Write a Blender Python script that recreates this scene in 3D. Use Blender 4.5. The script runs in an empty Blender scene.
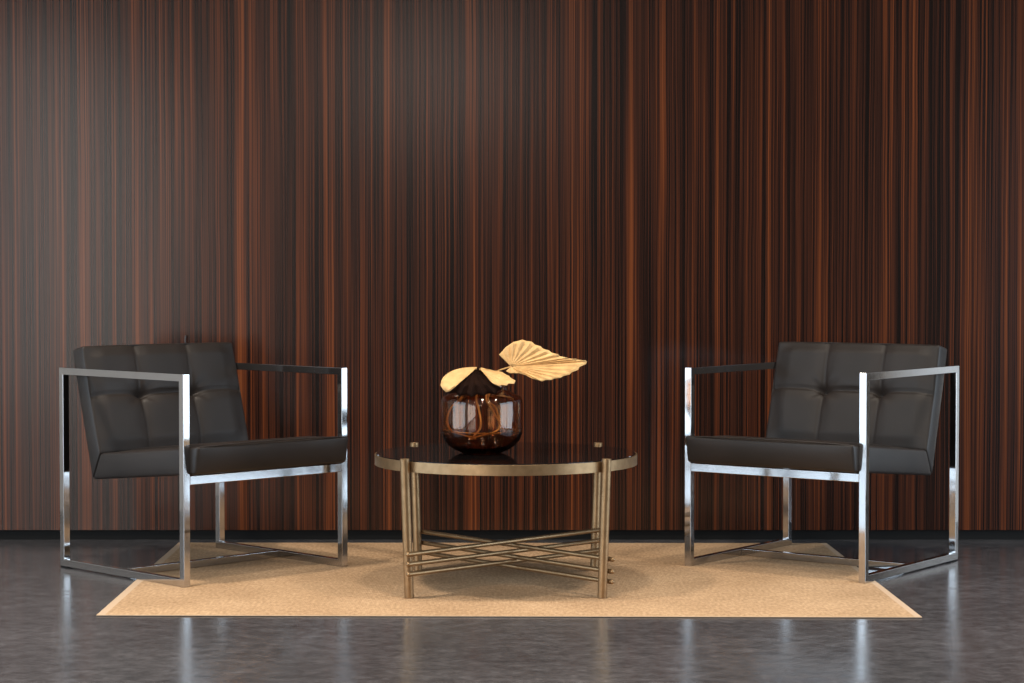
import bpy, bmesh, math, random
from mathutils import Vector, Matrix
random.seed(7)
S = bpy.context.scene
COL = S.collection
PI = math.pi

# ------------------------------------------------------------------ helpers
def link(o, parent=None):
    COL.objects.link(o)
    if parent is not None:
        o.parent = parent
    return o

def empty(name, label, cat, loc=(0, 0, 0), rotz=0.0, group=None):
    o = bpy.data.objects.new(name, None)
    o.empty_display_size = 0.1
    o.location = loc
    o.rotation_euler = (0, 0, rotz)
    tag(o, label, cat, group)
    return link(o)

def tag(o, label, cat, group=None):
    o['label'] = label
    o['category'] = cat
    if group:
        o['group'] = group

def obj(name, bm, material, parent=None, smooth=None, bevel=None, label=None):
    me = bpy.data.meshes.new(name)
    bmesh.ops.recalc_face_normals(bm, faces=bm.faces)
    bm.to_mesh(me)
    bm.free()
    o = bpy.data.objects.new(name, me)
    me.materials.append(material)
    if smooth is not None:
        for p in me.polygons:
            p.use_smooth = True
        if smooth < 180:
            me.set_sharp_from_angle(angle=math.radians(smooth))
    if bevel:
        m = o.modifiers.new('bevel', 'BEVEL')
        m.width = bevel
        m.segments = 3
        m.limit_method = 'ANGLE'
        m.angle_limit = math.radians(30)
        m.harden_normals = True
    if label:
        o['label'] = label
    return link(o, parent)

def add_box(bm, x0, x1, y0, y1, z0, z1):
    v = [bm.verts.new(p) for p in ((x0,y0,z0),(x1,y0,z0),(x1,y1,z0),(x0,y1,z0),
                                   (x0,y0,z1),(x1,y0,z1),(x1,y1,z1),(x0,y1,z1))]
    for f in ((0,3,2,1),(4,5,6,7),(0,1,5,4),(1,2,6,5),(2,3,7,6),(3,0,4,7)):
        bm.faces.new([v[i] for i in f])

def box(*a):
    bm = bmesh.new()
    add_box(bm, *a)
    return bm

def add_tube(bm, pts, radii, n=14, cap='flat'):
    """swept round tube; cap 'round' puts a dome on both ends"""
    pts = [Vector(p) for p in pts]
    if not isinstance(radii, (list, tuple)):
        radii = [radii] * len(pts)
    radii = list(radii)
    if cap == 'round':
        d0 = (pts[0] - pts[1]).normalized(); d1 = (pts[-1] - pts[-2]).normalized()
        P, Rr = [], []
        for a in (80, 60, 40, 20):
            P.append(pts[0] + d0 * radii[0] * math.sin(math.radians(a))); Rr.append(radii[0] * math.cos(math.radians(a)))
        P += pts; Rr += radii
        for a in (20, 40, 60, 80):
            P.append(pts[-1] + d1 * radii[-1] * math.sin(math.radians(a))); Rr.append(radii[-1] * math.cos(math.radians(a)))
        pts, radii = P, Rr
    rings = []
    up = None
    for i, p in enumerate(pts):
        a = pts[max(i - 1, 0)]; b = pts[min(i + 1, len(pts) - 1)]
        d = (b - a).normalized()
        if up is None:
            up = d.orthogonal().normalized()
        up = (up - d * up.dot(d)).normalized()
        w = d.cross(up)
        rings.append([bm.verts.new(p + (up * math.cos(2*PI*k/n) + w * math.sin(2*PI*k/n)) * radii[i]) for k in range(n)])
    for r0, r1 in zip(rings, rings[1:]):
        for k in range(n):
            bm.faces.new((r0[k], r0[(k+1) % n], r1[(k+1) % n], r1[k]))
    bm.faces.new(list(reversed(rings[0])))
    bm.faces.new(rings[-1])

def tube(*a, **k):
    bm = bmesh.new()
    add_tube(bm, *a, **k)
    return bm

def smooth_path(ctrl, n=8):
    """Catmull-Rom through the control points"""
    c = [Vector(p) for p in ctrl]
    c = [c[0] * 2 - c[1]] + c + [c[-1] * 2 - c[-2]]
    out = []
    for i in range(1, len(c) - 2):
        p0, p1, p2, p3 = c[i-1:i+3]
        for k in range(n):
            t = k / n
            out.append(0.5 * ((2*p1) + (p2-p0)*t + (2*p0-5*p1+4*p2-p3)*t*t + (3*p1-p0-3*p2+p3)*t**3))
    out.append(c[-2])
    return out

def lathe(prof, n=96, closed=False):
    bm = bmesh.new()
    rings = []
    for r, z in prof:
        if r < 1e-6:
            rings.append([bm.verts.new((0, 0, z))])
        else:
            rings.append([bm.verts.new((r*math.cos(2*PI*k/n), r*math.sin(2*PI*k/n), z)) for k in range(n)])
    pairs = list(zip(rings, rings[1:]))
    if closed:
        pairs.append((rings[-1], rings[0]))
    for a, b in pairs:
        for k in range(n):
            k2 = (k+1) % n
            if len(a) == 1 and len(b) == 1:
                continue
            if len(a) == 1:
                bm.faces.new((a[0], b[k2], b[k]))
            elif len(b) == 1:
                bm.faces.new((a[k], a[k2], b[0]))
            else:
                bm.faces.new((a[k], a[k2], b[k2], b[k]))
    return bm

# ------------------------------------------------------------------ materials
def mat(name):
    m = bpy.data.materials.new(name)
    m.use_nodes = True
    nt = m.node_tree
    b = nt.nodes['Principled BSDF']
    return m, nt, b

def node(nt, kind, **kw):
    n = nt.nodes.new(kind)
    for k, v in kw.items():
        if k in n.inputs:
            n.inputs[k].default_value = v
        else:
            setattr(n, k, v)
    return n

def ramp(nt, stops, fac=None, interp='LINEAR'):
    r = nt.nodes.new('ShaderNodeValToRGB')
    r.color_ramp.interpolation = interp
    e = r.color_ramp.elements
    while len(e) < len(stops):
        e.new(0.5)
    for el, (p, c) in zip(e, stops):
        el.position = p
        el.color = (*c, 1) if len(c) == 3 else c
    if fac is not None:
        nt.links.new(fac, r.inputs['Fac'])
    return r

def srgb(r, g, b):
    f = lambda c: c/12.92 if c <= .04045 else ((c+.055)/1.055)**2.4
    return tuple(f(v/255) for v in (r, g, b))

def coords(nt, scale=(1, 1, 1), kind='Object', loc=(0, 0, 0)):
    tc = nt.nodes.new('ShaderNodeTexCoord')
    mp = nt.nodes.new('ShaderNodeMapping')
    mp.inputs['Scale'].default_value = scale
    mp.inputs['Location'].default_value = loc
    nt.links.new(tc.outputs[kind], mp.inputs['Vector'])
    return mp.outputs['Vector']

def noise(nt, vec, scale=1.0, detail=2.0, rough=0.5):
    n = nt.nodes.new('ShaderNodeTexNoise')
    n.inputs['Scale'].default_value = scale
    n.inputs['Detail'].default_value = detail
    n.inputs['Roughness'].default_value = rough
    nt.links.new(vec, n.inputs['Vector'])
    return n.outputs['Fac']

def math_(nt, op, a, b=None):
    n = nt.nodes.new('ShaderNodeMath')
    n.operation = op
    for i, v in enumerate((a, b)):
        if v is None:
            continue
        if isinstance(v, (int, float)):
            n.inputs[i].default_value = v
        else:
            nt.links.new(v, n.inputs[i])
    return n.outputs[0]

def bump(nt, b, height, strength=0.2, dist=0.002):
    n = nt.nodes.new('ShaderNodeBump')
    n.inputs['Strength'].default_value = strength
    n.inputs['Distance'].default_value = dist
    nt.links.new(height, n.inputs['Height'])
    nt.links.new(n.outputs['Normal'], b.inputs['Normal'])

def simple(name, col, rough=0.5, metal=0.0, spec=0.5):
    m, nt, b = mat(name)
    b.inputs['Base Color'].default_value = (*col, 1)
    b.inputs['Roughness'].default_value = rough
    b.inputs['Metallic'].default_value = metal
    b.inputs['Specular IOR Level'].default_value = spec
    return m

# striped ebony veneer ---------------------------------------------------
# tone of the veneer across the panel (0 black .. 1 orange), eight flitches of 0.467 m, position in 1/1024 of a flitch
FLITCH = [
 "0:30 35:75 60:50 75:30 110:70 135:40 180:35 225:60 262:20 290:45 330:45 385:25 395:80 425:55 450:70 480:55 520:55 548:30 575:15 605:35 640:55 690:95 715:50 735:30 780:55 830:45 870:15 900:30 928:80 950:25 970:20 1000:60 1020:40",
 "0:10 20:15 40:45 65:45 90:85 125:60 150:70 175:30 200:65 235:20 260:55 290:65 345:55 365:25 400:55 440:50 470:20 512:80 530:60 550:10 580:25 625:75 655:8 690:40 720:65 760:70 790:30 830:40 855:50 885:95 930:80 960:40 995:70 1015:20",
 "0:30 35:75 85:20 120:50 155:30 185:25 205:50 235:30 265:50 290:15 330:70 355:80 395:65 420:40 445:55 470:35 490:5 520:25 545:60 590:85 620:70 645:35 680:25 710:55 745:50 775:10 800:30 855:70 880:40 900:5 938:80 960:10 1000:50",
 "0:40 35:90 60:45 90:20 115:25 140:70 170:25 200:10 230:35 265:50 295:15 330:45 370:45 405:5 437:60 460:30 495:60 520:10 540:15 575:55 605:8 630:40 660:45 690:98 715:50 738:70 765:15 805:60 835:40 865:15 890:50 935:40 960:12 1000:45",
 "0:50 20:40 45:10 78:80 98:20 120:3 152:75 180:30 205:35 240:8 270:12 297:60 330:50 355:25 395:45 425:25 450:50 485:85 515:60 545:70 572:50 590:8 618:65 645:15 670:25 705:60 735:25 765:12 805:40 840:25 880:8 910:15 930:65 958:90 985:60 1015:40",
 "0:35 30:35 50:5 75:20 105:40 140:60 175:90 200:40 230:15 255:35 280:40 310:30 345:2 385:30 410:35 435:75 460:15 480:10 515:60 540:2 565:25 590:50 620:85 640:50 660:30 680:45 700:10 735:60 755:25 775:15 820:40 860:45 890:10 915:50 945:25 970:45 995:5 1020:45",
 "0:85 20:80 45:5 80:55 105:25 130:50 150:10 180:3 200:30 225:60 265:50 285:20 320:30 350:20 395:85 415:50 435:80 460:30 490:50 515:8 560:65 580:15 615:12 650:65 685:35 715:8 745:30 780:20 815:10 850:40 880:70 905:40 925:70 950:35 990:50 1015:2",
 "0:10 15:12 45:50 85:40 120:90 140:50 180:8 215:40 240:50 270:10 315:30 340:15 375:50 400:8 412:5 445:55 475:3 510:30 545:60 568:95 590:50 615:60 632:10 650:30 680:65 705:25 730:20 765:40 800:35 835:20 870:50 915:40 945:5 972:80 990:50 1015:65"]
FW = 128 * 7.5 / 2053.8

def make_veneer():
    m, nt, b = mat('ebony_veneer')
    L = nt.links
    wob = noise(nt, coords(nt, (5.0, 1, 2.2)), 1.0, 2.0)
    tc = nt.nodes.new('ShaderNodeTexCoord')
    sep = nt.nodes.new('ShaderNodeSeparateXYZ')
    L.new(tc.outputs['Object'], sep.inputs[0])
    x = math_(nt, 'ADD', sep.outputs['X'], math_(nt, 'MULTIPLY', math_(nt, 'SUBTRACT', wob, 0.5), 0.007))
    def layer(sx, sz, off, detail=1.0):
        c = nt.nodes.new('ShaderNodeCombineXYZ')
        L.new(math_(nt, 'MULTIPLY', x, sx), c.inputs['X'])
        c.inputs['Y'].default_value = off
        L.new(math_(nt, 'MULTIPLY', sep.outputs['Z'], sz), c.inputs['Z'])
        return noise(nt, c.outputs[0], 1.0, detail)
    # repeat the sequence of flitches every 8 leaves
    t = math_(nt, 'ADD', math_(nt, 'DIVIDE', x, 8*FW), 0.5)
    t = math_(nt, 'FRACT', t)
    knots = []
    for i, fl in enumerate(FLITCH):
        for k in fl.split():
            p, v = k.split(':')
            knots.append(((i*1024 + int(p)) / 8192, int(v) / 100))
    prof = None
    N = 24
    for i in range(0, len(knots), N):
        seg = knots[i:i+N+1]
        first, last = seg[0][0], seg[-1][0]
        if i + N + 1 > len(knots):
            last = 1.0
        stops = [(p, (v, v, v)) for p, v in seg]
        if i:
            stops = [(first - 1e-5, (0, 0, 0))] + stops
        if last < 1.0:
            stops[-1] = (last - 2e-5, stops[-1][1])
            stops.append((last - 1e-5, (0, 0, 0)))
        r = ramp(nt, stops, t)
        prof = r.outputs['Color'] if prof is None else math_(nt, 'ADD', prof, r.outputs['Color'])
    slow = layer(26, 0.9, 2.2, 2.0)
    c = layer(130, 0.5, 7.7, 0.0)
    d = layer(270, 0.9, 11.2, 0.0)
    s = math_(nt, 'MULTIPLY', prof, 0.72)
    s = math_(nt, 'ADD', s, math_(nt, 'MULTIPLY', math_(nt, 'SUBTRACT', slow, 0.5), 0.35))
    s = math_(nt, 'ADD', s, math_(nt, 'MULTIPLY', math_(nt, 'SUBTRACT', c, 0.5), 0.85))
    s = math_(nt, 'ADD', s, math_(nt, 'MULTIPLY', math_(nt, 'SUBTRACT', d, 0.5), 1.15))
    s = math_(nt, 'ADD', s, 0.07)
    r = ramp(nt, [(0.0, (0.0070, 0.0034, 0.0026)), (0.25, (0.024, 0.0082, 0.0050)), (0.48, (0.047, 0.0140, 0.0070)),
                  (0.72, (0.105, 0.0265, 0.0090)), (1.0, (0.185, 0.050, 0.0150))], s)
    L.new(r.outputs['Color'], b.inputs['Base Color'])
    b.inputs['Roughness'].default_value = 0.21
    b.inputs['Specular IOR Level'].default_value = 0.36
    return m

def make_concrete():
    m, nt, b = mat('polished_concrete')
    L = nt.links
    n1 = noise(nt, coords(nt, (1, 1, 1)), 1.6, 6.0, 0.62)
    n2 = noise(nt, coords(nt, (0.8, 1.0, 1)), 20.0, 6.0, 0.72)
    n3 = noise(nt, coords(nt, (1.0, 1.0, 1)), (55.0), 4.0, 0.7)
    s = math_(nt, 'ADD', math_(nt, 'MULTIPLY', n1, 0.22), math_(nt, 'MULTIPLY', n2, 0.48))
    s = math_(nt, 'ADD', s, math_(nt, 'MULTIPLY', n3, 0.3))
    r = ramp(nt, [(0.32, (0.026, 0.0255, 0.028)), (0.46, (0.054, 0.053, 0.057)), (0.56, (0.086, 0.084, 0.090)), (0.70, (0.165, 0.162, 0.172))], s)
    L.new(r.outputs['Color'], b.inputs['Base Color'])
    rr = ramp(nt, [(0.3, (0.14,)*3), (0.7, (0.26,)*3)], n2)
    L.new(rr.outputs['Color'], b.inputs['Roughness'])
    b.inputs['Specular IOR Level'].default_value = 0.5
    b.inputs['IOR'].default_value = 1.45
    return m

def make_sisal():
    m, nt, b = mat('sisal')
    L = nt.links
    n1 = noise(nt, coords(nt, (1, 1, 1)), 3.0, 3.0)
    n2 = noise(nt, coords(nt, (110, 36, 1)), 1.0, 2.0)
    w = nt.nodes.new('ShaderNodeTexWave')
    w.bands_direction = 'X'
    w.inputs['Scale'].default_value = 60.0
    w.inputs['Distortion'].default_value = 1.5
    L.new(coords(nt), w.inputs['Vector'])
    w2 = nt.nodes.new('ShaderNodeTexWave')
    w2.bands_direction = 'Y'
    w2.inputs['Scale'].default_value = 40.0
    w2.inputs['Distortion'].default_value = 1.5
    L.new(coords(nt), w2.inputs['Vector'])
    h = math_(nt, 'ADD', math_(nt, 'MULTIPLY', w.outputs['Fac'], w2.outputs['Fac']), n2)
    s = math_(nt, 'ADD', math_(nt, 'MULTIPLY', n1, 0.35), math_(nt, 'MULTIPLY', n2, 0.5))
    s = math_(nt, 'ADD', s, math_(nt, 'MULTIPLY', w2.outputs['Fac'], 0.12))
    r = ramp(nt, [(0.2, (0.22, 0.130, 0.066)), (0.48, (0.44, 0.285, 0.162)), (0.72, (0.64, 0.445, 0.275))], s)
    L.new(r.outputs['Color'], b.inputs['Base Color'])
    b.inputs['Roughness'].default_value = 0.9
    b.inputs['Specular IOR Level'].default_value = 0.15
    bump(nt, b, h, 0.5, 0.002)
    return m

def make_leather():
    m, nt, b = mat('black_leather')
    L = nt.links
    v = nt.nodes.new('ShaderNodeTexVoronoi')
    v.inputs['Scale'].default_value = 420.0
    L.new(coords(nt), v.inputs['Vector'])
    n1 = noise(nt, coords(nt), 6.0, 3.0)
    r = ramp(nt, [(0.3, (0.014, 0.0105, 0.009)), (0.7, (0.023, 0.017, 0.0145))], n1)
    L.new(r.outputs['Color'], b.inputs['Base Color'])
    b.inputs['Roughness'].default_value = 0.5
    b.inputs['Specular IOR Level'].default_value = 0.38
    bump(nt, b, math_(nt, 'ADD', math_(nt, 'MULTIPLY', v.outputs['Distance'], 0.5), n1), 0.12, 0.002)
    return m

def make_brass():
    m, nt, b = mat('antique_bronze')
    L = nt.links
    n1 = noise(nt, coords(nt), 40.0, 3.0)
    r = ramp(nt, [(0.3, (0.26, 0.168, 0.088)), (0.7, (0.335, 0.220, 0.118))], n1)
    L.new(r.outputs['Color'], b.inputs['Base Color'])
    b.inputs['Metallic'].default_value = 0.85
    b.inputs['Roughness'].default_value = 0.42
    return m

def make_chrome():
    m, nt, b = mat('chrome')
    L = nt.links
    b.inputs['Base Color'].default_value = (0.52, 0.52, 0.53, 1)
    b.inputs['Metallic'].default_value = 1.0
    n1 = noise(nt, coords(nt), 30.0, 2.0)
    r = ramp(nt, [(0.3, (0.06,)*3), (0.7, (0.11,)*3)], n1)
    L.new(r.outputs['Color'], b.inputs['Roughness'])
    return m

def make_leaf(name, c0, c1):
    m, nt, b = mat(name)
    L = nt.links
    n1 = noise(nt, coords(nt, (40, 40, 40)), 1.0, 4.0)
    r = ramp(nt, [(0.3, c0), (0.7, c1)], n1)
    L.new(r.outputs['Color'], b.inputs['Base Color'])
    b.inputs['Roughness'].default_value = 0.6
    b.inputs['Specular IOR Level'].default_value = 0.3
    return m

def make_amber():
    m, nt, b = mat('amber_glass')
    b.inputs['Base Color'].default_value = (0.85, 0.62, 0.40, 1)
    b.inputs['Roughness'].default_value = 0.0
    b.inputs['IOR'].default_value = 1.48
    b.inputs['Transmission Weight'].default_value = 1.0
    va = nt.nodes.new('ShaderNodeVolumeAbsorption')
    va.inputs['Color'].default_value = (0.75, 0.30, 0.06, 1)
    va.inputs['Density'].default_value = 50.0
    nt.links.new(va.outputs[0], nt.nodes['Material Output'].inputs['Volume'])
    return m

M_VEN = make_veneer()
M_CON = make_concrete()
M_SIS = make_sisal()
M_BIND = simple('rug_binding', (0.52, 0.38, 0.26), 0.85, 0, 0.2)
M_BACKSHADE = simple('rug_backing_shade', (0.03, 0.022, 0.016), 0.9, 0, 0.1)  # backing colour darkened to paint the shadow line below the rug edge
M_LEA = make_leather()
M_BRA = make_brass()
M_CHR = make_chrome()
M_AMB = make_amber()
M_GLS = simple('smoked_black_glass', (0.006, 0.005, 0.005), 0.03, 0.0, 0.5)
M_BLK = simple('black_plinth', (0.004, 0.004, 0.004), 0.6, 0.0, 0.2)
M_PAINT = simple('warm_grey_paint', (0.16, 0.145, 0.13), 0.8)
M_WHITE = simple('white_paint', (0.85, 0.85, 0.84), 0.7)
M_CEIL = simple('ceiling_paint', (0.30, 0.29, 0.28), 0.9)
M_FRAME = simple('window_frame_grey', (0.06, 0.06, 0.065), 0.45)
M_GOLD = make_leaf('dried_gold_palm', (0.56, 0.33, 0.13), (0.74, 0.47, 0.20))
M_LEAFSHADE = make_leaf('dried_palm_shade', (0.007, 0.0028, 0.0016), (0.016, 0.0062, 0.0034))  # near-black brown puts the shade of the folded leaf into the colour
M_LEAFSHADE.node_tree.nodes['Principled BSDF'].inputs['Specular IOR Level'].default_value = 0.06
M_LEAFSHADE.node_tree.nodes['Principled BSDF'].inputs['Roughness'].default_value = 0.8
M_STEM = make_leaf('dried_stem', (0.42, 0.22, 0.07), (0.60, 0.36, 0.14))

# ------------------------------------------------------------------ setting
YW = 7.50
XR = 3.15
YB = -5.0
ZC = 3.4

def struct(name, bm, m, parent=None, **k):
    o = obj(name, bm, m, parent, **k)
    if parent is None:
        o['kind'] = 'structure'
    return o

struct('floor', box(-XR, XR, YB, YW + 0.1, -0.1, 0.0), M_CON)
struct('wall_back', box(-2.45, 2.45, YW, YW + 0.1, 0.0366, ZC), M_VEN)
struct('wall_corner_left', box(-XR, -2.45, YW, YW + 0.1, 0.0, ZC), M_WHITE)
struct('wall_corner_right', box(2.45, XR, YW, YW + 0.1, 0.0, ZC), M_WHITE)
struct('baseboard_back', box(-2.45, 2.45, YW + 0.012, YW + 0.1, 0.0, 0.0366), M_BLK)
struct('ceiling', box(-XR, XR, YB, YW + 0.1, ZC, ZC + 0.1), M_CEIL)

def wall_with_windows(name, axis, at, thick, span, wins, paint):
    """wall in the plane axis=at; wins = [(window name, u0, u1, z0, z1, bays)] sorted along u"""
    bm = bmesh.new()
    lo, hi = sorted((at, at + thick))
    def bx(a, b, c, d, l, h, t):
        if b - a < 1e-4 or d - c < 1e-4:
            return
        if axis == 'x':
            add_box(t, l, h, a, b, c, d)
        else:
            add_box(t, a, b, l, h, c, d)
    u = span[0]
    for wn, w0, w1, z0, z1, bays in wins:
        bx(u, w0, 0, ZC, lo, hi, bm)
        bx(w0, w1, 0, z0, lo, hi, bm)
        bx(w0, w1, z1, ZC, lo, hi, bm)
        u = w1
    bx(u, span[1], 0, ZC, lo, hi, bm)
    struct(name, bm, paint)
    c = (lo + hi) / 2
    for wn, w0, w1, z0, z1, bays in wins:
        f = bmesh.new()
        for k in range(bays + 1):
            m = w0 + (w1 - w0) * k / bays
            e = min(max(m - 0.025, w0), w1 - 0.05)
            bx(e, e + 0.05, z0, z1, c - 0.03, c + 0.03, f)
        bx(w0, w1, z0, z0 + 0.03, c - 0.031, c + 0.031, f)
        bx(w0, w1, z1 - 0.05, z1, c - 0.031, c + 0.031, f)
        struct(wn, f, M_FRAME)

# glazed sides of the showroom (outside the frame, seen only in reflections)
wall_with_windows('wall_left', 'x', -XR, -0.15, (YB, YW + 0.1), [('window_1', -4.6, 2.4, 0.03, 2.7, 5), ('window_2', 3.2, 6.2, 0.03, 2.4, 2)], M_WHITE)
wall_with_windows('wall_right', 'x', XR, 0.15, (YB, YW + 0.1), [('window_3', 3.9, 6.9, 0.03, 2.0, 2)], M_PAINT)
wall_with_windows('wall_front', 'y', YB, -0.15, (-XR, XR), [('window_4', -1.6, 0.1, 2.5, 3.3, 2)], M_PAINT)

def area(name, loc, rot, sx, sy, power, col, shape='RECTANGLE', spread=180):
    l = bpy.data.lights.new(name, 'AREA')
    l.shape = shape
    l.size = sx
    l.size_y = sy
    l.energy = power
    l.color = col
    l.spread = math.radians(spread)
    o = bpy.data.objects.new(name, l)
    o.location = loc
    o.rotation_euler = rot
    return link(o)

COOL = (0.72, 0.87, 1.0)
WARM = (1.0, 0.87, 0.72)
SOFT = (1.0, 0.94, 0.86)
area('daylight_left_rear', (-XR - 0.2, -1.1, 1.365), (0, -PI/2, 0), 2.67, 7.0, 320, SOFT)
area('daylight_left', (-XR - 0.2, 4.7, 1.215), (0, -PI/2, 0), 2.37, 3.0, 90, COOL)
area('daylight_right', (XR + 0.2, 5.4, 1.015), (0, PI/2, 0), 1.97, 3.0, 90, COOL)
area('daylight_front', (-0.75, YB - 0.2, 2.9), (PI/2, 0, 0), 1.7, 0.8, 27, (1.0, 0.90, 0.80))

# ceiling downlights (fixtures out of view above the seating group, layout assumed)
def downlight(x, y, power, spread=120):
    t = empty('ceiling_downlight', 'round recessed ceiling downlight above the seating group', 'lamp', (x, y, ZC), 0, 'ceiling downlights')
    obj('trim_ring', lathe([(0.172, -0.014), (0.195, -0.012), (0.2, 0.0), (0.172, 0.0)], 40, True), M_FRAME, t, smooth=40)
    area('downlight_lamp', (x, y, ZC - 0.012), (0, 0, 0), 0.34, 0.34, power, WARM, 'DISK', spread)

for x, y, w in ((-1.5, 5.6, 42), (0.0, 5.6, 18), (1.5, 5.6, 28), (-1.5, 3.0, 24), (1.5, 3.0, 32), (0.0, 3.0, 28)):
    downlight(x, y, w)

# ------------------------------------------------------------------ rug
TH = 0.0036
rc = [(-1.181, 5.806), (1.158, 5.771), (1.136, 7.385), (-1.206, 7.400)]
def inset(poly, ds):
    """move each edge i (from vertex i to i+1) inwards by ds[i]"""
    n = len(poly)
    lines = []
    for i in range(n):
        a, b = Vector(poly[i]), Vector(poly[(i+1) % n])
        d = (b - a).normalized()
        nrm = Vector((-d.y, d.x))
        lines.append((a + nrm * ds[i], d))
    out = []
    for i in range(n):
        (p, d), (q, e) = lines[i-1], lines[i]
        den = d.x*e.y - d.y*e.x
        t = ((q-p).x*e.y - (q-p).y*e.x) / den
        out.append(tuple(p + d*t))
    return out
rug = empty('area_rug', 'flat woven beige sisal rug under the table and chairs', 'rug', (0, 6.6, 0))
def slab(poly, z0, z1, oy=-6.6):
    bm = bmesh.new()
    lo = [bm.verts.new((x, y + oy, z0)) for x, y in poly]
    hi = [bm.verts.new((x, y + oy, z1)) for x, y in poly]
    n = len(poly)
    bm.faces.new(list(reversed(lo))); bm.faces.new(hi)
    for i in range(n):
        bm.faces.new((lo[i], lo[(i+1) % n], hi[(i+1) % n], hi[i]))
    return bm
inn = inset(rc, [0.003, 0.020, 0.003, 0.024])
ZB = 0.0016
obj('woven_field', slab(inn, ZB, TH), M_SIS, rug)
obj('backing', slab(inset(rc, [0.001]*4), 0.0, ZB), M_BACKSHADE, rug, label='thin backing, darkened to paint the shadow line under the rug edge')
bm = bmesh.new()
vo = [(x, y - 6.6) for x, y in rc]; vi = [(x, y - 6.6) for x, y in inn]
V = {}
for tagn, poly, z in (('ob', vo, ZB), ('ot', vo, TH), ('it', vi, TH), ('ib', vi, ZB)):
    V[tagn] = [bm.verts.new((x, y, z)) for x, y in poly]
for i in range(4):
    j = (i+1) % 4
    for a, b in (('ob', 'ot'), ('ot', 'it'), ('it', 'ib'), ('ib', 'ob')):
        bm.faces.new((V[a][i], V[a][j], V[b][j], V[b][i]))
obj('edge_binding', bm, M_BIND, rug, bevel=0.0006, label='pale stitched edge binding')

# ------------------------------------------------------------------ armchair
CW, CD, CH, CT = 0.6637, 0.6901, 0.66, 0.0238   # outer width, depth, height, tube

def side_frame_bm(x0, x1):
    """mitred square tube ring standing on the floor"""
    bm = bmesh.new()
    d, t = CD/2, CT
    out = [(-d, 0), (d, 0), (d, CH), (-d, CH)]
    inn_ = [(-d+t, t), (d-t, t), (d-t, CH-t), (-d+t, CH-t)]
    R = {}
    for key, poly, x in (('o0', out, x0), ('i0', inn_, x0), ('o1', out, x1), ('i1', inn_, x1)):
        R[key] = [bm.verts.new((x, -f, z)) for f, z in poly]
    for i in range(4):
        j = (i+1) % 4
        bm.faces.new((R['o0'][i], R['o0'][j], R['i0'][j], R['i0'][i]))
        bm.faces.new((R['o1'][i], R['o1'][j], R['i1'][j], R['i1'][i]))
        bm.faces.new((R['o0'][i], R['o0'][j], R['o1'][j], R['o1'][i]))
        bm.faces.new((R['i0'][i], R['i0'][j], R['i1'][j], R['i1'][i]))
    return bm

def smoothstep(a, b, x):
    t = min(max((x-a)/(b-a), 0), 1)
    return t*t*(3-2*t)

def cushion_bm(hw, quad, nx, ns, nt_, rad, face_fn=None, side_bulge=0.004):
    """rounded upholstered slab. quad = (f,z) corners: A (s0,t0), B (s1,t0), C (s1,t1), D (s0,t1);
    s runs along the panel, t through its thickness (t1 = the face one sits on / leans on)."""
    A, B, Cc, Dd = [Vector(q) for q in quad]
    ls = ((B-A).length + (Cc-Dd).length) / 2
    lt = ((Dd-A).length + (Cc-B).length) / 2
    bm = bmesh.new()
    grid = {}
    def param(n, half, r):
        # denser at the two ends so the rounding is smooth
        out = []
        e = [0, .15, .35, .65, 1.0]
        a = [-half + r*k for k in e]
        inner = [-half + r + (2*half - 2*r) * k / n for k in range(1, n)]
        b = [half - r*k for k in reversed(e)]
        return a + inner + b
    X = param(nx, hw, rad); Sx = param(ns, ls/2, rad); T = param(nt_, lt/2, rad)
    nX, nS, nT = len(X), len(Sx), len(T)
    def vert(i, j, k):
        key = (i, j, k)
        if key in grid:
            return grid[key]
        x, s, t = X[i], Sx[j], T[k]
        c = Vector((min(max(x, -hw+rad), hw-rad), min(max(s, -ls/2+rad), ls/2-rad), min(max(t, -lt/2+rad), lt/2-rad)))
        d = Vector((x, s, t)) - c
        if d.length > 1e-9:
            p = c + d.normalized() * rad
        else:
            p = Vector((x, s, t))
        # soft bulge of the sides and of the face
        bx_ = (1 - (2*s/ls)**4) * (1 - (2*t/lt)**2)
        if abs(x) > hw - 1e-6:
            p.x += math.copysign(side_bulge * max(bx_, 0), x)
        if t > lt/2 - rad*0.3 and face_fn:
            p.z += face_fn(p.x/hw, p.y/(ls/2)) 
        if s > ls/2 - 1e-6:
            p.y += 0.006 * max((1 - (x/hw)**6) * (1 - (2*t/lt)**2), 0)
        u, w = p.y/ls + 0.5, p.z/lt + 0.5
        q = (A*(1-u) + B*u) * (1-w) + (Dd*(1-u) + Cc*u) * w
        grid[key] = bm.verts.new((p.x, -q.x, q.y))
        return grid[key]
    def quadf(a, b, c, d):
        bm.faces.new((a, b, c, d))
    for i in range(nX-1):
        for j in range(nS-1):
            for k in (0, nT-1):
                quadf(vert(i, j, k), vert(i+1, j, k), vert(i+1, j+1, k), vert(i, j+1, k))
    for i in range(nX-1):
        for k in range(nT-1):
            for j in (0, nS-1):
                quadf(vert(i, j, k), vert(i+1, j, k), vert(i+1, j, k+1), vert(i, j, k+1))
    for j in range(nS-1):
        for k in range(nT-1):
            for i in (0, nX-1):
                quadf(vert(i, j, k), vert(i, j+1, k), vert(i, j+1, k+1), vert(i, j, k+1))
    return bm

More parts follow.
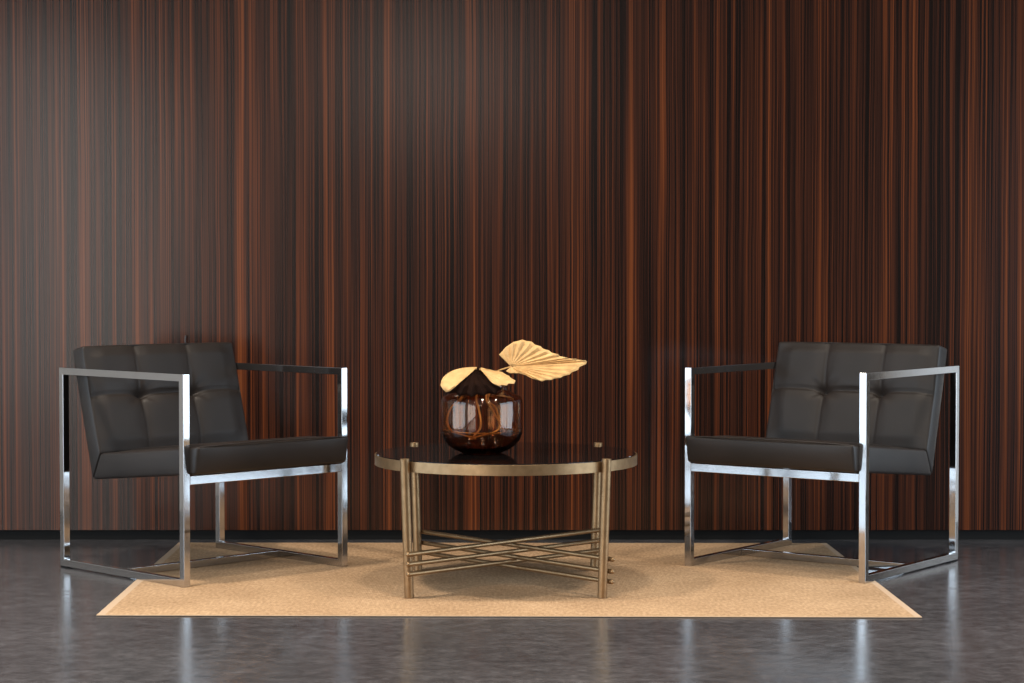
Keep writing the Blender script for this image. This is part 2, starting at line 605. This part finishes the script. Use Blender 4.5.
HWC = 0.3076
BQ = [(-0.190, 0.296), (-0.305, 0.718), (-0.241, 0.732), (-0.145, 0.385)]    # backrest: rear bottom, rear top, front top, front bottom
SQ = [(-0.190, 0.296), (0.370, 0.3490), (0.385, 0.4370), (-0.145, 0.385)]    # seat
SEAMX = (-0.345, 0.345)
SEAMV = 0.08
def back_face(u, v):
    """tufting of the backrest: 3 x 2 panels, two pulled buttons"""
    h = 0.0
    e = 0.0
    def groove(d, w, depth):
        return -depth * math.exp(-(d/w)**2)
    wob = 0.012 * math.sin(9*v)
    for sx in SEAMX:
        h += groove((u - sx - wob*0.4) * HWC, 0.0045, 0.005) + groove((u - sx) * HWC, 0.028, 0.006)
    h += groove((v - SEAMV) * 0.18, 0.0045, 0.007) + groove((v - SEAMV) * 0.18, 0.024, 0.006)
    h += groove((v - SEAMV) * 0.18, 0.007, 0.009) * math.exp(-(max(abs(u) - 0.36, 0)/0.16)**2)
    for sx in SEAMX:
        du, dv = (u - sx) * HWC, (v - SEAMV) * 0.18
        r = math.hypot(du, dv)
        h += -0.016 * math.exp(-(r/0.016)**2) - 0.009 * math.exp(-(r/0.05)**2)
        if r > 1e-5:
            an = math.atan2(dv, du)
            h += 0.0022 * math.sin(6*an + 1.3) * math.exp(-((r-0.04)/0.028)**2)
    edge = min(1, (1-abs(u))/0.22) * min(1, (1-abs(v))/0.22)
    h += 0.012 * smoothstep(0, 1, edge)
    return h
def seat_face(u, v):
    edge = min(1, (1-abs(u))/0.35) * min(1, (1-abs(v))/0.35)
    return 0.010 * smoothstep(0, 1, edge) 

def make_chair(loc, rz, label, outer):
    t = empty('armchair', label, 'armchair', (*loc, TH + 0.0002), rz, 'lounge armchairs')
    w = CW/2
    for sgn in (-1, 1):
        x0, x1 = sorted((sgn*w, sgn*(w-CT)))
        obj('side_frame', side_frame_bm(x0, x1), M_CHR, t, bevel=0.0016, smooth=30)
    iw = w - CT
    obj('front_rail', box(-iw, iw, -CD/2, -CD/2 + CT, 0.3165, 0.3435), M_CHR, t, bevel=0.0016, smooth=30)
    obj('floor_crossbar', box(-iw, iw, -0.012, 0.012, 0.0, CT), M_CHR, t, bevel=0.0016, smooth=30)
    g0, g1 = sorted((outer*(w-CT+0.002), outer*(w-0.002)))
    obj('glide', box(g0, g1, CD/2 - 0.04, CD/2 - 0.002, -TH - 0.0001, 0.0002), M_BLK, t)
    s = obj('seat', cushion_bm(HWC, SQ, 26, 26, 3, 0.010, seat_face), M_LEA, t, smooth=180)
    # piping seam round the seat front
    ps = smooth_path([(-HWC+0.012, -0.380, 0.4345), (-0.15, -0.387, 0.4390), (0, -0.388, 0.4395), (0.15, -0.387, 0.4390), (HWC-0.012, -0.380, 0.4345)], 8)
    obj('piping', tube(ps, 0.0024, 8, cap='round'), M_LEA, s, smooth=180)
    b = obj('backrest', cushion_bm(HWC, BQ, 84, 60, 3, 0.008, back_face), M_LEA, t, smooth=180)
    for sx in SEAMX:
        u = 0.5 + SEAMV/2
        A, B, Cc, Dd = [Vector(q) for q in BQ]
        q = Dd*(1-u) + Cc*u
        nrm = Vector((-(Cc-Dd).y, (Cc-Dd).x)).normalized()
        if nrm.x < 0: nrm = -nrm
        q = q + nrm * (-0.0265)
        bmb = bmesh.new()
        bmesh.ops.create_uvsphere(bmb, u_segments=20, v_segments=12, radius=0.0085)
        ang = math.atan2(nrm.y, nrm.x)
        for vtx in bmb.verts:
            vtx.co.y *= 0.5
            vtx.co = Matrix.Rotation(ang, 3, 'X') @ vtx.co if False else vtx.co
            vtx.co += Vector((sx*HWC, -q.x, q.y))
        obj('tuft_button', bmb, M_LEA, b, smooth=180)
    return t

make_chair((-1.0236, 6.7952), 0.7896, 'black tufted leather armchair in chrome frame left of the table, turned towards the right', -1)
make_chair((1.0448, 6.8768), -0.6386, 'black tufted leather armchair in chrome frame right of the table, turned towards the left', 1)

# ------------------------------------------------------------------ coffee table
TX, TY, TR = -0.019, 6.404, 0.4095
TZ = 0.0
tbl = empty('coffee_table', 'round coffee table with black glass top and bronze crossed-rod base', 'table', (TX, TY, TH + 0.0007))
zt = 0.4140 - TH
obj('apron_ring', lathe([(TR-0.014, zt-0.0337), (TR, zt-0.0337), (TR, zt-0.002), (TR-0.004, zt-0.002), (TR-0.004, zt-0.010), (TR-0.014, zt-0.010)], 160, True), M_BRA, tbl, smooth=40, bevel=0.0008)
obj('glass_top', lathe([(0, zt-0.0095), (TR-0.0045, zt-0.0095), (TR-0.0045, zt-0.0008), (TR-0.006, zt+0.0005), (0, zt+0.0005)], 160), M_GLS, tbl, smooth=40, label='black reflective glass top')
LR = 0.0142
def leg_pos(k, z):
    an = PI/4 + k*PI/2
    r = 0.408 + (0.4255-0.408) * z/0.4175
    return Vector((r*math.cos(an), r*math.sin(an), z))
for k in range(4):
    a, b2 = leg_pos(k, TZ), leg_pos(k, 0.4175)
    obj('leg', tube([a, a + (b2-a)*0.5, b2], LR, 28), M_BRA, tbl, smooth=40, bevel=0.0012)
RODR = 0.0071
off = (LR + RODR) / math.sqrt(2)
for zs, c0, c1, o in ((((0.134, 0.134), (0.1045, 0.0995), (0.0745, 0.068)), 2, 0, (off, -off)),
                      (((0.125, 0.115), (0.0885, 0.0785), (0.0565, 0.0475)), 1, 3, (off, off))):
    for z, z2 in zs:
        a, b2 = leg_pos(c0, z), leg_pos(c1, z2)
        d = (b2 - a).normalized()
        sh = Vector((o[0], o[1], 0))
        a = a + sh - d*0.018
        b2 = b2 + sh + d*0.018
        obj('cross_rod', tube([a, (a+b2)/2, b2], RODR, 18, cap='round'), M_BRA, tbl, smooth=50)

# ------------------------------------------------------------------ vase
VX, VY, VZ = -0.0945, 6.395, 0.4140 + 0.0016
prof_out = [(0.0, 0.0), (0.050, 0.0), (0.066, 0.002), (0.086, 0.010), (0.105, 0.024), (0.120, 0.042), (0.1275, 0.062), (0.1285, 0.085),
            (0.1285, 0.150), (0.1275, 0.163), (0.122, 0.174), (0.108, 0.182), (0.097, 0.187), (0.088, 0.192), (0.083, 0.199), (0.081, 0.208), (0.082, 0.217), (0.084, 0.220)]
prof_in = [(0.080, 0.220), (0.0775, 0.208), (0.079, 0.198), (0.085, 0.188), (0.093, 0.183), (0.106, 0.178), (0.1155, 0.171), (0.1235, 0.162), (0.1245, 0.150),
           (0.1245, 0.085), (0.1232, 0.064), (0.113, 0.046), (0.099, 0.030), (0.080, 0.018), (0.060, 0.013), (0.0, 0.012)]
vase = obj('vase', lathe(prof_out + prof_in, 96), M_AMB, None, smooth=180)
vase.location = (VX, VY, VZ)
tag(vase, 'squat amber glass vase with rounded shoulders on the coffee table', 'vase')

# ------------------------------------------------------------------ palm leaves (positions in metres, x / z seen from the front)
F, PIT, HC = 2053.8, 0.0313, 0.9626
def at(px, py, Y):
    d = Vector(((px-512)/F, 1, (341.5-py)/F))
    c, s = math.cos(PIT), math.sin(PIT)
    r = Vector((d.x, d.y*c + d.z*s, -d.y*s + d.z*c))
    return Vector((0, 0, HC)) + r * (Y / r.y)

def resample(poly, n):
    P = [Vector(p) for p in poly]
    seg = [(b-a).length for a, b in zip(P, P[1:])]
    tot = sum(seg)
    out = []
    for k in range(n):
        t = tot*k/(n-1)
        i = 0
        while i < len(seg)-1 and t > seg[i]:
            t -= seg[i]; i += 1
        out.append(P[i].lerp(P[i+1], min(t/seg[i], 1)))
    return out

def leaf_blade(base, outline, depth, nrib=19, teeth=0.03, pleat=0.0022, rows=8):
    """pleated fan blade: ribs run from the base to the outline, alternate ribs stand proud; depth(px, py) gives Y"""
    o = resample(outline, nrib*2+1)
    b = Vector(base)
    bm = bmesh.new()
    G = []
    for i, p in enumerate(o):
        col = []
        q = b + (p-b) * (1.0 if i % 2 == 0 else 1.0-teeth)
        for r in range(rows+1):
            t = 0.03 + 0.97*r/rows
            m = b + (q-b)*t
            Y = depth(m.x, m.y) + (pleat if i % 2 else -pleat) * min(1, t*1.6)
            col.append(bm.verts.new(at(m.x, m.y, Y)))
        G.append(col)
    for a, c in zip(G, G[1:]):
        for r in range(rows):
            bm.faces.new((a[r], c[r], c[r+1], a[r+1]))
    return bm

def leaf(label, base, outline, depth, material, stem_px, **k):
    p0 = at(base[0], base[1], depth(*base))
    e = empty('dried_palm_leaf', label, 'leaf', p0, 0, 'dried palm leaves in the vase')
    bm = leaf_blade(base, outline, depth, **k)
    for v in bm.verts:
        v.co -= p0
    o = obj('blade', bm, material, e, smooth=25)
    m = o.modifiers.new('thick', 'SOLIDIFY'); m.thickness = 0.0012; m.offset = 0
    pts = [p - p0 for p in smooth_path([p0] + [q - Vector((0, 0.03, 0)) for q in stem_px], 10)]
    obj('stem', tube(pts, [0.0022 + 0.0012*i/len(pts) for i in range(len(pts))], 10, cap='round'), M_STEM, e, smooth=180)
    return e

def drape(x, y, off):
    """depth of a leaf that hangs over the front of the vase mouth"""
    k = max(y - 367, 0)
    return 6.365 - min(k, 19)*0.0044 - max(0, k-19)*0.0008 + 0.0005*abs(x-473) - off

# big fan leaf reaching to the right
leaf('largest pale gold dried palm fan reaching sideways from the amber vase', (511, 366.5),
     [(499.0, 354.5), (503, 349.5), (509, 344), (516, 340.5), (522, 339.5), (529, 340.3), (538, 345), (547, 349.5), (556, 353.5), (566, 357.5), (577, 359), (590, 361),
      (582, 367), (575, 372), (565, 376.5), (554, 379.5), (542, 381.3), (533, 379), (525, 374.8), (517, 373), (509, 373.5), (506, 371.0)],
     lambda x, y: (lambda d: 6.41 + (0.0008*d if d > 0 else 0.0030*d))(366.5 - (x-511)*0.07 - y) + 0.012*math.sin((x-500)*0.05), M_GOLD,
     [at(497, 371, 6.41), at(487, 380, 6.42), at(485, 392, 6.425), at(494, 412, 6.40), at(503, 428, 6.39), at(500, 433.5, 6.40), at(480, 434.5, 6.44), at(452, 433, 6.45)],
     nrib=20, teeth=0.035, pleat=0.003)
# small leaf curling down on the left of the mouth
leaf('small curled pale gold dried palm leaf drooping over the left of the vase mouth', (476, 368.5),
     [(477, 367.2), (470, 367.3), (462, 368), (454, 370), (447, 373.5), (442, 378.5), (440.0, 383.5), (441.5, 388.5), (447.0, 393.0), (450.5, 391), (455, 386), (459, 381), (465, 374.5)],
     lambda x, y: drape(x, y, 0.010), M_GOLD,
     [at(476, 376, 6.42), at(472, 388, 6.43), at(455, 402, 6.40), at(448, 418, 6.40), at(453, 431, 6.39), at(475, 440, 6.41)],
     nrib=9, teeth=0.01, pleat=0.001)
# small leaf spreading right
leaf('small pale gold dried palm leaf with toothed edge over the right of the vase mouth', (480, 369),
     [(481, 367.5), (487, 369), (494, 370.5), (501, 371.5), (507, 374.5), (513, 378.5), (518.0, 382.8), (513, 384), (507, 385.5), (501, 386.5), (497, 386.0), (494, 384), (491, 382), (487, 377), (483, 372)],
     lambda x, y: drape(x, y, 0.012), M_GOLD,
     [at(480, 378, 6.42), at(486, 392, 6.44), at(497, 410, 6.46), at(498, 430, 6.45), at(470, 441, 6.43)],
     nrib=11, teeth=0.07, pleat=0.0016)
# leaf arched between them, its dark colour painting the shaded underside of the fold
leaf('dried palm leaf painted dark as the shaded leaf underside, drooping over the vase mouth between the two small gold leaves', (473, 368.5),
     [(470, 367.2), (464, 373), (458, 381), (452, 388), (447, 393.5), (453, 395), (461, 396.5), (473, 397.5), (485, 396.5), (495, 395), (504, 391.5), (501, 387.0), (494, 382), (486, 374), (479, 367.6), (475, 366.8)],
     lambda x, y: drape(x, y, 0), M_LEAFSHADE,
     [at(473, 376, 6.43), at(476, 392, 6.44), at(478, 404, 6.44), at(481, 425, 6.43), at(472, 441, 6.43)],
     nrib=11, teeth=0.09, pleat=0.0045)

# ------------------------------------------------------------------ tiny hook on the panelling
hk = empty('wall_hook', 'tiny metal hook on the striped wall just above the left chair back', 'hook', (-1.191, YW, 0.744))
hp = lathe([(0, 0), (0.0045, 0), (0.0045, 0.002), (0, 0.002)], 20)
bmesh.ops.rotate(hp, verts=hp.verts, cent=(0, 0, 0), matrix=Matrix.Rotation(PI/2, 3, 'X'))
obj('back_plate', hp, M_BLK, hk, smooth=40)
obj('peg', tube(smooth_path([(0, -0.001, -0.022), (0, -0.010, -0.026), (0, -0.018, -0.018), (0, -0.017, 0.0), (0, -0.012, 0.004), (0, -0.001, 0.0)], 6), 0.0026, 10, cap='round'), M_FRAME, hk, smooth=180)

# ------------------------------------------------------------------ camera and view
cam = bpy.data.cameras.new('camera')
cam.sensor_fit = 'HORIZONTAL'
cam.sensor_width = 36.0
cam.lens = F / 1024 * 36.0
cam.clip_start = 0.05
cam.clip_end = 60
co = bpy.data.objects.new('camera', cam)
co.location = (0, 0, HC)
co.rotation_euler = (PI/2 - PIT, 0, 0)
link(co)
S.camera = co

w = bpy.data.worlds.new('world')
w.use_nodes = True
w.node_tree.nodes['Background'].inputs['Color'].default_value = (0.75, 0.85, 1.0, 1)
w.node_tree.nodes['Background'].inputs['Strength'].default_value = 0.5
S.world = w

S.cycles.use_denoising = True
S.cycles.max_bounces = 10
S.cycles.transmission_bounces = 10
S.cycles.sample_clamp_indirect = 6.0
S.cycles.caustics_refractive = True
S.view_settings.view_transform = 'Standard'
S.view_settings.look = 'None'
S.view_settings.gamma = 1.0
S.view_settings.use_curve_mapping = False
S.view_settings.exposure = 0.0
